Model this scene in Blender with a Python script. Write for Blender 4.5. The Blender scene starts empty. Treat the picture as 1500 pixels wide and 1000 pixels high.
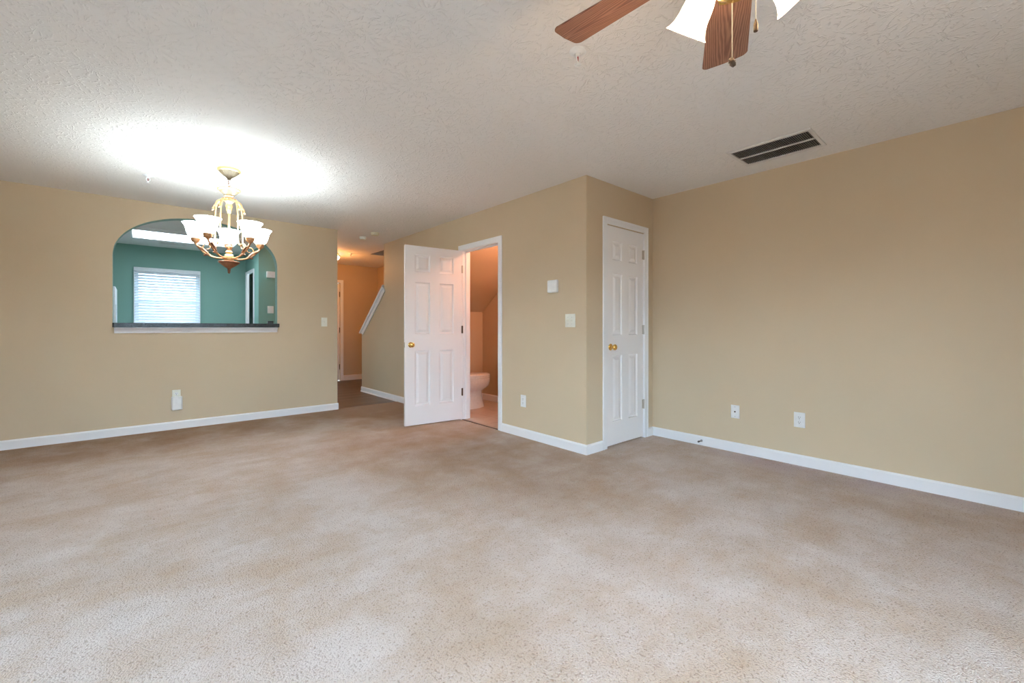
import bpy, bmesh, math, random
from mathutils import Vector, Matrix

PI = math.pi
SC = bpy.context.scene
COL = SC.collection
R = math.radians

# ---------------------------------------------------------------- camera
CAM_H = 1.10668
YAW = R(41.0859)
cam_data = bpy.data.cameras.new('camera')
cam = bpy.data.objects.new('camera', cam_data)
COL.objects.link(cam)
cam.location = (0, 0, CAM_H)
cam.rotation_euler = (PI / 2, 0, -YAW)
cam_data.sensor_width = 36.0
cam_data.lens = 628.429 / 1500 * 36.0
cam_data.shift_x = 0.0
cam_data.shift_y = -(500 - 480.1) / 1500
cam_data.clip_start = 0.02
SC.camera = cam

# ---------------------------------------------------------------- world, exposure, daylight
world = bpy.data.worlds.new('sky')
SC.world = world
world.use_nodes = True
wb = world.node_tree.nodes['Background']
SKY, GROUND = 17.0, 1.0      # brightness of the overcast sky and of the ground outside
wnt = world.node_tree
wtc = wnt.nodes.new('ShaderNodeTexCoord')
wsp = wnt.nodes.new('ShaderNodeSeparateXYZ')
wrp = wnt.nodes.new('ShaderNodeValToRGB')
wrp.color_ramp.elements[0].position = 0.0
wrp.color_ramp.elements[0].color = (0.9 * GROUND / SKY, 0.95 * GROUND / SKY, 1.0 * GROUND / SKY, 1)
wrp.color_ramp.elements[1].position = 0.12
wrp.color_ramp.elements[1].color = (0.57, 0.79, 1.0, 1)
wnt.links.new(wtc.outputs['Generated'], wsp.inputs[0])
wnt.links.new(wsp.outputs['Z'], wrp.inputs['Fac'])
wnt.links.new(wrp.outputs['Color'], wb.inputs['Color'])
wb.inputs['Strength'].default_value = SKY
SC.view_settings.view_transform = 'Standard'
SC.view_settings.look = 'None'
SC.view_settings.gamma = 1.0
SC.view_settings.use_curve_mapping = False
SC.view_settings.exposure = 0.17
SC.cycles.max_bounces = 14
SC.cycles.diffuse_bounces = 8
SC.cycles.sample_clamp_indirect = 8.0


def area(name, loc, rot, sx, sy, watts, color):
    d = bpy.data.lights.new(name, 'AREA')
    d.shape = 'RECTANGLE'
    d.size, d.size_y = sx, sy
    d.energy = watts
    d.color = color
    o = bpy.data.objects.new(name, d)
    COL.objects.link(o)
    o.location = loc
    o.rotation_euler = rot
    return o


def point(name, loc, watts, color, radius=0.03):
    d = bpy.data.lights.new(name, 'POINT')
    d.energy = watts
    d.color = color
    d.shadow_soft_size = radius
    o = bpy.data.objects.new(name, d)
    COL.objects.link(o)
    o.location = loc
    return o


WARM = (1.0, 0.38, 0.09)
PINKISH = (1.0, 0.47, 0.30)
YB = -1.35            # wall behind the camera
SD0, SD1 = -0.75, 1.65              # sliding glass door behind the camera
W0, W1, WZ0, WZ1 = 0.9, 2.3, 0.80, 2.10   # window in the left wall
area('portal_sliding_door', ((SD0 + SD1) / 2, YB - 0.125, 1.03), (R(90), 0, 0), SD1 - SD0, 2.06, 1, (1, 1, 1)).data.cycles.is_portal = True
area('portal_side_window', (-1.875, (W0 + W1) / 2, 1.45), (R(90), 0, R(-90)), W1 - W0, 1.3, 1, (1, 1, 1)).data.cycles.is_portal = True
area('portal_kitchen_window', (0.3825, 9.21, 1.535), (R(-90), 0, 0), 0.82, 1.03, 1, (1, 1, 1)).data.cycles.is_portal = True

# ---------------------------------------------------------------- the plan, in metres
H = 2.44
YF = 5.958            # far wall with the pass-through
XE = 2.045            # its right end, where the hall begins
XM = 2.948            # wall with the bathroom door
YC = 2.393            # wall with the closet door
XR = 4.019            # right wall
XL = -1.75            # left wall
YK = 9.15             # outer wall of kitchen and hall
T = 0.115             # wall thickness


# ---------------------------------------------------------------- materials
def new_mat(name):
    m = bpy.data.materials.new(name)
    m.use_nodes = True
    nt = m.node_tree
    return m, nt, nt.nodes['Principled BSDF']


def N(nt, typ, **kw):
    n = nt.nodes.new(typ)
    for k, v in kw.items():
        setattr(n, k, v)
    return n


def coords(nt, scale=(1, 1, 1)):
    g = N(nt, 'ShaderNodeNewGeometry')
    mp = N(nt, 'ShaderNodeMapping')
    mp.inputs['Scale'].default_value = scale
    nt.links.new(g.outputs['Position'], mp.inputs['Vector'])
    return mp.outputs['Vector']


def obj_coords(nt, scale=(1, 1, 1)):
    g = N(nt, 'ShaderNodeTexCoord')
    mp = N(nt, 'ShaderNodeMapping')
    mp.inputs['Scale'].default_value = scale
    nt.links.new(g.outputs['Object'], mp.inputs['Vector'])
    return mp.outputs['Vector']


def noise(nt, vec, scale, detail=2.0, rough=0.5):
    n = N(nt, 'ShaderNodeTexNoise')
    n.inputs['Scale'].default_value = scale
    n.inputs['Detail'].default_value = detail
    n.inputs['Roughness'].default_value = rough
    nt.links.new(vec, n.inputs['Vector'])
    return n.outputs['Fac']


def ramp(nt, fac, p0, p1, c0=(0, 0, 0, 1), c1=(1, 1, 1, 1)):
    r = N(nt, 'ShaderNodeValToRGB')
    r.color_ramp.elements[0].position = p0
    r.color_ramp.elements[1].position = p1
    r.color_ramp.elements[0].color = c0
    r.color_ramp.elements[1].color = c1
    nt.links.new(fac, r.inputs['Fac'])
    return r.outputs['Color']


def math_n(nt, op, a, b=None, c=None, clamp=False):
    n = N(nt, 'ShaderNodeMath', operation=op)
    n.use_clamp = clamp
    for i, v in enumerate((a, b, c)):
        if v is None:
            continue
        if isinstance(v, (int, float)):
            n.inputs[i].default_value = v
        else:
            nt.links.new(v, n.inputs[i])
    return n.outputs[0]


def mix(nt, fac, a, b, blend='MIX'):
    n = N(nt, 'ShaderNodeMix', data_type='RGBA', blend_type=blend)
    for sock, v in ((n.inputs[0], fac), (n.inputs[6], a), (n.inputs[7], b)):
        if isinstance(v, (int, float)):
            sock.default_value = v
        elif isinstance(v, tuple):
            sock.default_value = v if len(v) == 4 else (*v, 1)
        else:
            nt.links.new(v, sock)
    return n.outputs[2]


def bump(nt, bsdf, height, strength, dist):
    b = N(nt, 'ShaderNodeBump')
    b.inputs['Strength'].default_value = strength
    b.inputs['Distance'].default_value = dist
    nt.links.new(height, b.inputs['Height'])
    nt.links.new(b.outputs['Normal'], bsdf.inputs['Normal'])


def paint(name, color, rough=0.55, orange_peel=0.12):
    m, nt, b = new_mat(name)
    v = coords(nt)
    n1 = noise(nt, v, 1.3, 3)
    c = mix(nt, ramp(nt, n1, 0.3, 0.7), tuple(x * 0.97 for x in color), tuple(min(1, x * 1.03) for x in color))
    nt.links.new(c, b.inputs['Base Color'])
    b.inputs['Roughness'].default_value = rough
    b.inputs['Specular IOR Level'].default_value = 0.3
    bump(nt, b, noise(nt, v, 220, 2), orange_peel, 0.002)
    return m


def simple(name, color, rough=0.4, metal=0.0, spec=0.5, var=0.04, vscale=30):
    m, nt, b = new_mat(name)
    v = obj_coords(nt)
    c = mix(nt, ramp(nt, noise(nt, v, vscale, 3), 0.3, 0.7), tuple(x * (1 - var) for x in color), tuple(min(1, x * (1 + var)) for x in color))
    nt.links.new(c, b.inputs['Base Color'])
    b.inputs['Roughness'].default_value = rough
    b.inputs['Metallic'].default_value = metal
    b.inputs['Specular IOR Level'].default_value = spec
    return m


def emitter(name, color, strength):
    m, nt, b = new_mat(name)
    b.inputs['Base Color'].default_value = (0.9, 0.9, 0.9, 1)
    b.inputs['Emission Color'].default_value = (*color, 1)
    b.inputs['Emission Strength'].default_value = strength
    return m


def lit_glass(name, color, strength):
    """frosted glass of a lamp that is switched on: glows and lets light through"""
    m, nt, b = new_mat(name)
    b.inputs['Base Color'].default_value = (0.95, 0.94, 0.92, 1)
    b.inputs['Roughness'].default_value = 0.35
    b.inputs['Emission Color'].default_value = (*color, 1)
    b.inputs['Emission Strength'].default_value = strength
    tr = N(nt, 'ShaderNodeBsdfTranslucent')
    tr.inputs['Color'].default_value = (0.95, 0.95, 0.95, 1)
    mx = N(nt, 'ShaderNodeMixShader')
    mx.inputs[0].default_value = 0.45
    out = nt.nodes['Material Output']
    nt.links.new(b.outputs[0], mx.inputs[1])
    nt.links.new(tr.outputs[0], mx.inputs[2])
    nt.links.new(mx.outputs[0], out.inputs['Surface'])
    return m


def ceiling_mat():
    """white ceiling with a slapped-brush (crow's foot) texture"""
    m, nt, b = new_mat('textured_ceiling')
    b.inputs['Base Color'].default_value = (0.81, 0.785, 0.765, 1)
    b.inputs['Roughness'].default_value = 0.75
    b.inputs['Specular IOR Level'].default_value = 0.25
    v = coords(nt)
    warp = N(nt, 'ShaderNodeTexNoise')
    warp.inputs['Scale'].default_value = 9
    warp.inputs['Detail'].default_value = 2
    nt.links.new(v, warp.inputs['Vector'])
    ws = N(nt, 'ShaderNodeVectorMath', operation='SCALE')
    ws.inputs['Scale'].default_value = 0.05
    nt.links.new(warp.outputs['Color'], ws.inputs[0])
    wa = N(nt, 'ShaderNodeVectorMath', operation='ADD')
    nt.links.new(v, wa.inputs[0])
    nt.links.new(ws.outputs[0], wa.inputs[1])
    total = None
    for scale, off, k in ((4.2, 0.0, 15), (5.6, 3.3, 12)):
        sh = N(nt, 'ShaderNodeVectorMath', operation='ADD')
        sh.inputs[1].default_value = (off, off * 0.7, 0)
        nt.links.new(wa.outputs[0], sh.inputs[0])
        vo = N(nt, 'ShaderNodeTexVoronoi', voronoi_dimensions='2D')
        vo.inputs['Scale'].default_value = scale
        nt.links.new(sh.outputs[0], vo.inputs['Vector'])
        sub = N(nt, 'ShaderNodeVectorMath', operation='SUBTRACT')
        nt.links.new(sh.outputs[0], sub.inputs[0])
        nt.links.new(vo.outputs['Position'], sub.inputs[1])
        sep = N(nt, 'ShaderNodeSeparateXYZ')
        nt.links.new(sub.outputs[0], sep.inputs[0])
        ang = math_n(nt, 'ARCTAN2', sep.outputs['Y'], sep.outputs['X'])
        n1 = noise(nt, v, 26, 3)
        a2 = math_n(nt, 'ADD', math_n(nt, 'MULTIPLY', ang, k), math_n(nt, 'MULTIPLY', n1, 7.0))
        s = math_n(nt, 'SINE', a2)
        ridge = math_n(nt, 'POWER', math_n(nt, 'MAXIMUM', s, 0.0), 4.0)
        patch = ramp(nt, noise(nt, v, 38, 2), 0.42, 0.58)
        r = math_n(nt, 'MULTIPLY', ridge, patch)
        total = r if total is None else math_n(nt, 'MAXIMUM', total, r)
    fine = math_n(nt, 'MULTIPLY', noise(nt, v, 60, 3), 0.28)
    hgt = math_n(nt, 'ADD', total, fine)
    bump(nt, b, hgt, 0.65, 0.004)
    return m


def carpet_mat():
    m, nt, b = new_mat('carpet')
    v = coords(nt)
    # pile: short twisted tufts
    warp = N(nt, 'ShaderNodeTexNoise')
    warp.inputs['Scale'].default_value = 55
    nt.links.new(v, warp.inputs['Vector'])
    ws = N(nt, 'ShaderNodeVectorMath', operation='SCALE')
    ws.inputs['Scale'].default_value = 0.018
    nt.links.new(warp.outputs['Color'], ws.inputs[0])
    wa = N(nt, 'ShaderNodeVectorMath', operation='ADD')
    nt.links.new(v, wa.inputs[0])
    nt.links.new(ws.outputs[0], wa.inputs[1])
    vo = N(nt, 'ShaderNodeTexVoronoi', voronoi_dimensions='2D')
    vo.inputs['Scale'].default_value = 125
    nt.links.new(wa.outputs[0], vo.inputs['Vector'])
    tuft = math_n(nt, 'MULTIPLY', math_n(nt, 'SUBTRACT', 1.0, vo.outputs['Distance']), 0.6)
    fine = noise(nt, v, 150, 3, 0.65)
    pile = math_n(nt, 'ADD', tuft, math_n(nt, 'MULTIPLY', fine, 1.5))
    # base colour, worn and soiled in streaks and blots
    base = mix(nt, ramp(nt, noise(nt, v, 2.2, 4, 0.6), 0.35, 0.68), (0.550, 0.447, 0.380), (0.635, 0.550, 0.500))
    streak = noise(nt, coords(nt, (1.0, 1.7, 1)), 1.5, 7, 0.70)
    streak2 = noise(nt, coords(nt, (2.0, 1.0, 1)), 1.2, 7, 0.70)
    soil = ramp(nt, streak, 0.44, 0.70)
    soil2 = ramp(nt, streak2, 0.46, 0.70)
    brown = mix(nt, ramp(nt, noise(nt, v, 3.5, 2), 0.35, 0.65), (0.440, 0.285, 0.160), (0.420, 0.290, 0.185))
    c = mix(nt, math_n(nt, 'MULTIPLY', soil, 0.70), base, brown)
    c = mix(nt, math_n(nt, 'MULTIPLY', soil2, 0.55), c, brown)
    # trodden path towards the hall and bathroom
    sep = N(nt, 'ShaderNodeSeparateXYZ')
    nt.links.new(v, sep.inputs[0])

    def blob(x, y, rx, ry):
        dx = math_n(nt, 'DIVIDE', math_n(nt, 'SUBTRACT', sep.outputs['X'], x), rx)
        dy = math_n(nt, 'DIVIDE', math_n(nt, 'SUBTRACT', sep.outputs['Y'], y), ry)
        d2 = math_n(nt, 'ADD', math_n(nt, 'MULTIPLY', dx, dx), math_n(nt, 'MULTIPLY', dy, dy))
        return math_n(nt, 'SUBTRACT', 1.0, d2, clamp=True)
    path = math_n(nt, 'MAXIMUM', blob(2.55, 5.9, 1.5, 1.5), math_n(nt, 'MULTIPLY', blob(2.3, 3.4, 1.3, 2.0), 0.55))
    path = math_n(nt, 'MAXIMUM', path, math_n(nt, 'MULTIPLY', blob(0.6, 5.9, 3.0, 1.2), 0.72))
    breakup = ramp(nt, noise(nt, v, 2.6, 5, 0.65), 0.25, 0.65)
    pf = math_n(nt, 'MULTIPLY', math_n(nt, 'MULTIPLY', path, 1.7), math_n(nt, 'MULTIPLY_ADD', breakup, 0.65, 0.35), clamp=True)
    c = mix(nt, math_n(nt, 'MULTIPLY', pf, 0.86), c, (0.280, 0.140, 0.050))
    blot = ramp(nt, noise(nt, v, 5.5, 6, 0.72), 0.53, 0.72)
    c = mix(nt, math_n(nt, 'MULTIPLY', blot, 0.40), c, brown)
    # purplish bleach along the right wall
    edge = math_n(nt, 'MULTIPLY', blob(4.02, 0.9, 0.42, 1.1), ramp(nt, noise(nt, v, 3.0, 3), 0.3, 0.6))
    c = mix(nt, math_n(nt, 'MULTIPLY', edge, 0.9), c, (0.475, 0.365, 0.365))
    # dark gaps between tufts
    gap = ramp(nt, pile, 0.75, 1.25)
    c = mix(nt, math_n(nt, 'MULTIPLY', math_n(nt, 'SUBTRACT', 1.0, gap), 0.70), c, mix(nt, 1.0, c, (0.45, 0.38, 0.32), 'MULTIPLY'))
    nt.links.new(c, b.inputs['Base Color'])
    b.inputs['Roughness'].default_value = 0.95
    b.inputs['Specular IOR Level'].default_value = 0.05
    b.inputs['Sheen Weight'].default_value = 0.15
    bump(nt, b, pile, 0.7, 0.008)
    return m


def planks_mat():
    m, nt, b = new_mat('wood_plank_floor')
    v = coords(nt)
    br = N(nt, 'ShaderNodeTexBrick')
    br.offset = 0.37
    br.inputs['Scale'].default_value = 1.0
    br.inputs['Brick Width'].default_value = 1.1
    br.inputs['Row Height'].default_value = 0.14
    br.inputs['Mortar Size'].default_value = 0.002
    br.inputs['Color1'].default_value = (0.095, 0.060, 0.042, 1)
    br.inputs['Color2'].default_value = (0.150, 0.108, 0.082, 1)
    br.inputs['Mortar'].default_value = (0.05, 0.03, 0.02, 1)
    nt.links.new(v, br.inputs['Vector'])
    g = noise(nt, coords(nt, (1.5, 26, 1)), 3, 5, 0.6)
    c = mix(nt, ramp(nt, g, 0.3, 0.7), mix(nt, 1.0, br.outputs['Color'], (0.72, 0.68, 0.66), 'MULTIPLY'), br.outputs['Color'])
    nt.links.new(c, b.inputs['Base Color'])
    b.inputs['Roughness'].default_value = 0.38
    return m


def tile_mat():
    m, nt, b = new_mat('bathroom_tile')
    v = coords(nt)
    br = N(nt, 'ShaderNodeTexBrick')
    br.offset = 0.0
    br.inputs['Scale'].default_value = 1.0
    br.inputs['Brick Width'].default_value = 0.3
    br.inputs['Row Height'].default_value = 0.3
    br.inputs['Mortar Size'].default_value = 0.004
    br.inputs['Color1'].default_value = (0.55, 0.44, 0.36, 1)
    br.inputs['Color2'].default_value = (0.50, 0.40, 0.33, 1)
    br.inputs['Mortar'].default_value = (0.38, 0.28, 0.22, 1)
    nt.links.new(v, br.inputs['Vector'])
    nt.links.new(mix(nt, ramp(nt, noise(nt, v, 9, 4), 0.3, 0.7), br.outputs['Color'], mix(nt, 1.0, br.outputs['Color'], (0.86, 0.84, 0.82), 'MULTIPLY')), b.inputs['Base Color'])
    b.inputs['Roughness'].default_value = 0.4
    return m


def blade_wood():
    m, nt, b = new_mat('blade_wood')
    vec = obj_coords(nt, (1.2, 9, 9))
    wv = N(nt, 'ShaderNodeTexWave', wave_type='RINGS', rings_direction='X')
    wv.inputs['Scale'].default_value = 5
    wv.inputs['Distortion'].default_value = 7
    wv.inputs['Detail'].default_value = 3
    wv.inputs['Detail Scale'].default_value = 0.8
    nt.links.new(vec, wv.inputs['Vector'])
    g = noise(nt, obj_coords(nt, (3, 70, 70)), 2.5, 4, 0.6)
    f = math_n(nt, 'ADD', math_n(nt, 'MULTIPLY', wv.outputs['Fac'], 0.5), math_n(nt, 'MULTIPLY', g, 0.5))
    nt.links.new(ramp(nt, f, 0.25, 0.75, (0.150, 0.060, 0.038, 1), (0.300, 0.150, 0.098, 1)), b.inputs['Base Color'])
    b.inputs['Roughness'].default_value = 0.42
    return m


def granite():
    m, nt, b = new_mat('dark_speckled_counter')
    v = obj_coords(nt)
    f = noise(nt, v, 130, 3, 0.7)
    nt.links.new(ramp(nt, f, 0.42, 0.66, (0.008, 0.010, 0.012, 1), (0.075, 0.085, 0.095, 1)), b.inputs['Base Color'])
    b.inputs['Roughness'].default_value = 0.25
    return m


M = {}
TAN = (0.575, 0.458, 0.315)
M['tan'] = paint('tan_wall_paint', TAN)
M['green'] = paint('green_wall_paint', (0.225, 0.400, 0.345))
M['white'] = paint('white_trim_paint', (0.84, 0.85, 0.87), 0.35, 0.03)
M['door'] = paint('white_door_paint', (0.85, 0.85, 0.86), 0.38, 0.04)
M['ceiling'] = ceiling_mat()
M['carpet'] = carpet_mat()
M['planks'] = planks_mat()
M['tile'] = tile_mat()
M['vinyl'] = simple('kitchen_vinyl', (0.45, 0.42, 0.38), 0.4)
M['blade'] = blade_wood()
M['granite'] = granite()
M['brass'] = simple('polished_brass', (0.80, 0.54, 0.17), 0.20, 1.0)
M['gold'] = simple('antique_gold', (0.78, 0.55, 0.26), 0.38, 0.75)
M['bronze'] = simple('aged_bronze', (0.33, 0.155, 0.085), 0.42, 0.55, var=0.25)
M['copper'] = simple('rubbed_copper_gold', (0.66, 0.36, 0.18), 0.36, 0.7, var=0.2)
M['cream'] = simple('cream_enamel', (0.17, 0.125, 0.07), 0.45)
M['nickel'] = simple('satin_nickel', (0.50, 0.47, 0.42), 0.35, 0.9)
M['hinge_dark'] = simple('dark_bronze_hinge', (0.10, 0.065, 0.045), 0.4, 0.7)
M['plastic'] = simple('white_plastic', (0.80, 0.81, 0.81), 0.35)
M['almond'] = simple('ivory_plastic', (0.76, 0.76, 0.68), 0.35)
M['yellowed'] = simple('yellowed_plastic', (0.74, 0.70, 0.52), 0.4)
M['black'] = simple('shade_black', (0.012, 0.012, 0.013), 0.6)  # for black sheets that stand in for shade in openings
M['dark_plastic'] = simple('dark_plastic', (0.03, 0.035, 0.035), 0.4)
M['steel'] = simple('grey_steel', (0.42, 0.43, 0.45), 0.35, 0.9)
M['rubber'] = simple('grey_rubber', (0.14, 0.14, 0.15), 0.7)
M['porcelain'] = simple('white_porcelain', (0.82, 0.81, 0.80), 0.12)
M['enamel'] = simple('white_appliance_enamel', (0.74, 0.80, 0.85), 0.3)
M['red'] = simple('red_glass_bulb', (0.35, 0.02, 0.03), 0.1)
M['slat'] = simple('white_blind_slat', (0.70, 0.74, 0.78), 0.4)
M['vent'] = simple('painted_vent_metal', (0.70, 0.68, 0.66), 0.45)
M['louver'] = simple('shaded_louver_metal', (0.36, 0.35, 0.34), 0.5)  # vent paint darkened: shade between the slats put into the colour
M['shade_cool'] = lit_glass('lit_chandelier_glass', (0.82, 0.95, 1.0), 18.0)
M['shade_warm'] = lit_glass('lit_fan_glass', (1.0, 0.80, 0.52), 7.0)
M['bulb_cool'] = emitter('lit_bulb_cool', (1.0, 0.98, 0.95), 12)
M['bulb_warm'] = emitter('lit_bulb_warm', (1.0, 0.72, 0.40), 12)
M['diffuser'] = emitter('lit_fluorescent_diffuser', (0.78, 0.90, 1.0), 10.0)
M['hall_glass'] = lit_glass('lit_hall_glass', (1.0, 0.88, 0.62), 6.0)
mg, ng, bg = new_mat('window_glass')
bg.inputs['Base Color'].default_value = (0.95, 0.98, 1, 1)
bg.inputs['Roughness'].default_value = 0.02
bg.inputs['Transmission Weight'].default_value = 1.0
bg.inputs['IOR'].default_value = 1.02
M['glass'] = mg


# ---------------------------------------------------------------- mesh helpers
def box(bm, x0, x1, y0, y1, z0, z1, mi=0):
    vs = [bm.verts.new(p) for p in ((x0, y0, z0), (x1, y0, z0), (x1, y1, z0), (x0, y1, z0),
                                    (x0, y0, z1), (x1, y0, z1), (x1, y1, z1), (x0, y1, z1))]
    for f in ((0, 3, 2, 1), (4, 5, 6, 7), (0, 1, 5, 4), (1, 2, 6, 5), (2, 3, 7, 6), (3, 0, 4, 7)):
        bm.faces.new([vs[i] for i in f]).material_index = mi


def prism(bm, poly, axis, a, b, mi=0):
    """extrude a 2-D polygon along an axis; 'x': (y,z)  'y': (x,z)  'z': (x,y)"""
    def P(u, v, t):
        return {'x': (t, u, v), 'y': (u, t, v), 'z': (u, v, t)}[axis]
    lo = [bm.verts.new(P(u, v, a)) for u, v in poly]
    hi = [bm.verts.new(P(u, v, b)) for u, v in poly]
    n = len(poly)
    fs = [bm.faces.new(lo), bm.faces.new(hi[::-1])]
    for i in range(n):
        fs.append(bm.faces.new((lo[i], hi[i], hi[(i + 1) % n], lo[(i + 1) % n])))
    for f in fs:
        f.material_index = mi
    bmesh.ops.recalc_face_normals(bm, faces=fs)


def lathe(bm, prof, segs=32, mat=None, mi=0, flute=0, fdepth=0.0, frange=None):
    """revolve (r, z) points about z; optional flutes on a z range"""
    mat = mat or Matrix.Identity(4)
    rings = []
    for r, z in prof:
        if r < 1e-6:
            rings.append([bm.verts.new(mat @ Vector((0, 0, z)))])
            continue
        ring = []
        for i in range(segs):
            a = 2 * PI * i / segs
            rr = r
            if flute and frange and frange[0] <= z <= frange[1]:
                rr = r * (1 - fdepth * (0.5 + 0.5 * math.cos(flute * a)))
            ring.append(bm.verts.new(mat @ Vector((rr * math.cos(a), rr * math.sin(a), z))))
        rings.append(ring)
    for A, B in zip(rings, rings[1:]):
        if len(A) == 1 and len(B) == 1:
            continue
        for i in range(segs):
            j = (i + 1) % segs
            if len(A) == 1:
                f = bm.faces.new((A[0], B[j], B[i]))
            elif len(B) == 1:
                f = bm.faces.new((A[i], A[j], B[0]))
            else:
                f = bm.faces.new((A[i], A[j], B[j], B[i]))
            f.material_index = mi


def tube(bm, pts, rad, segs=10, mi=0, closed=False):
    pts = [Vector(p) for p in pts]
    n = len(pts)
    rads = rad if isinstance(rad, (list, tuple)) else [rad] * n
    rings = []
    ref = None
    for i, p in enumerate(pts):
        if closed:
            t = pts[(i + 1) % n] - pts[i - 1]
        else:
            t = pts[min(i + 1, n - 1)] - pts[max(i - 1, 0)]
        t.normalize()
        if ref is None:
            ref = Vector((0, 0, 1)) if abs(t.z) < 0.9 else Vector((1, 0, 0))
        ref = (ref - t * ref.dot(t)).normalized()
        s = t.cross(ref)
        rings.append([bm.verts.new(p + (ref * math.cos(2 * PI * k / segs) + s * math.sin(2 * PI * k / segs)) * rads[i]) for k in range(segs)])
    pairs = list(zip(rings, rings[1:]))
    if closed:
        pairs.append((rings[-1], rings[0]))
    for A, B in pairs:
        for k in range(segs):
            l = (k + 1) % segs
            bm.faces.new((A[k], B[k], B[l], A[l])).material_index = mi
    if not closed:
        bm.faces.new(rings[0]).material_index = mi
        bm.faces.new(rings[-1][::-1]).material_index = mi


def ball(bm, c, r, segs=12, rings=8, sz=1.0, mi=0):
    prof = [(r * math.sin(PI * i / rings) if 0 < i < rings else 0, -r * sz * math.cos(PI * i / rings)) for i in range(rings + 1)]
    lathe(bm, prof, segs, Matrix.Translation(c), mi)


def smooth_curve(pts, n=8):
    """Catmull-Rom through the points"""
    pts = [Vector(p) for p in pts]
    ext = [2 * pts[0] - pts[1]] + pts + [2 * pts[-1] - pts[-2]]
    out = []
    for i in range(1, len(ext) - 2):
        p0, p1, p2, p3 = ext[i - 1:i + 3]
        for k in range(n):
            t = k / n
            out.append(0.5 * ((2 * p1) + (p2 - p0) * t + (2 * p0 - 5 * p1 + 4 * p2 - p3) * t * t + (3 * p1 - p0 - 3 * p2 + p3) * t ** 3))
    out.append(pts[-1])
    return out


def obj(name, bm, mats, parent=None, smooth=None, bevel=0.0, bsegs=2):
    bmesh.ops.recalc_face_normals(bm, faces=bm.faces[:])
    me = bpy.data.meshes.new(name)
    bm.to_mesh(me)
    bm.free()
    for m in (mats if isinstance(mats, (list, tuple)) else [mats]):
        me.materials.append(M[m] if isinstance(m, str) else m)
    if smooth is not None:
        me.polygons.foreach_set('use_smooth', [True] * len(me.polygons))
        me.set_sharp_from_angle(angle=R(smooth))
    o = bpy.data.objects.new(name, me)
    COL.objects.link(o)
    if parent is not None:
        o.parent = parent
    if bevel:
        md = o.modifiers.new('edge', 'BEVEL')
        md.width = bevel
        md.segments = bsegs
        md.limit_method = 'ANGLE'
        md.angle_limit = R(40)
    return o


def BM():
    return bmesh.new()


def tag(o, label, cat, group=None, kind=None):
    o['label'] = label
    o['category'] = cat
    if group:
        o['group'] = group
    if kind:
        o['kind'] = kind
    return o


def thing(name, label, cat, loc=(0, 0, 0), rotz=0.0, group=None, kind=None):
    o = bpy.data.objects.new(name, None)
    o.empty_display_size = 0.1
    COL.objects.link(o)
    o.location = loc
    o.rotation_euler = (0, 0, rotz)
    return tag(o, label, cat, group, kind)


def struct(name, bm, mats, label, cat, **kw):
    return tag(obj(name, bm, mats, **kw), label, cat, kind='structure')


# ================================================================ ROOM SHELL
# ---- floors
bm = BM()
box(bm, XL, XM, YB, 6.0, -0.06, 0)
box(bm, XM, XR, YB, YC + 0.06, -0.06, 0)
struct('floor', bm, 'carpet', 'worn beige carpet with brown traffic stains across the living room', 'floor')
bm = BM()
box(bm, XE, XR, 6.0, YK, -0.06, 0)
struct('floor_hall', bm, 'planks', 'brown wood plank floor of the hall behind the carpet', 'floor')
bm = BM()
box(bm, XM + 0.012, XR, 3.5, 5.3, -0.06, 0.004)
struct('floor_bathroom', bm, 'tile', 'pinkish beige tile floor inside the bathroom doorway', 'floor')
bm = BM()
box(bm, -1.0, XE - T, YF + T, YK, -0.06, 0)
struct('floor_kitchen', bm, 'vinyl', 'kitchen floor behind the pass-through', 'floor')

# ---- ceiling with the opening over the stairs
HX0, HY1, HY0 = 3.17, 7.55, 4.4
bm = BM()
box(bm, XL, HX0, YB, YK, H, H + 0.12)
box(bm, HX0, XR, YB, HY0, H, H + 0.12)
box(bm, HX0, XR, HY1, YK, H, H + 0.12)
struct('ceiling', bm, 'ceiling', 'off-white ceiling with slapped-brush plaster texture', 'ceiling')
bm = BM()
box(bm, HX0 - 0.1, HX0, HY0 - 0.1, HY1 + 0.1, H + 0.12, 4.6)
box(bm, XR, XR + 0.1, HY0 - 0.1, HY1 + 0.1, H + 0.0, 4.6)
box(bm, HX0, XR, HY1, HY1 + 0.1, H + 0.12, 4.6)
box(bm, HX0, XR, HY0 - 0.1, HY0, H + 0.12, 4.6)
box(bm, HX0 - 0.1, XR + 0.1, HY0 - 0.1, HY1 + 0.1, 4.6, 4.7)
struct('wall_stairwell', bm, 'tan', 'dark stairwell walls above the triangular opening in the hall ceiling', 'wall')

# ---- far wall with the arched pass-through
AX0, AX1, AZ, AT = -0.195, 1.310, 1.850, 2.325
SILL = 1.112
bm = BM()


def wall_y(bm, x0, x1, y0, y1, z0, z1, front=0, back=1):
    """a box whose -Y face has the first material and the rest the second"""
    n0 = len(bm.faces)
    box(bm, x0, x1, y0, y1, z0, z1, back)
    bm.faces.ensure_lookup_table()
    bm.faces[n0 + 2].material_index = front


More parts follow.
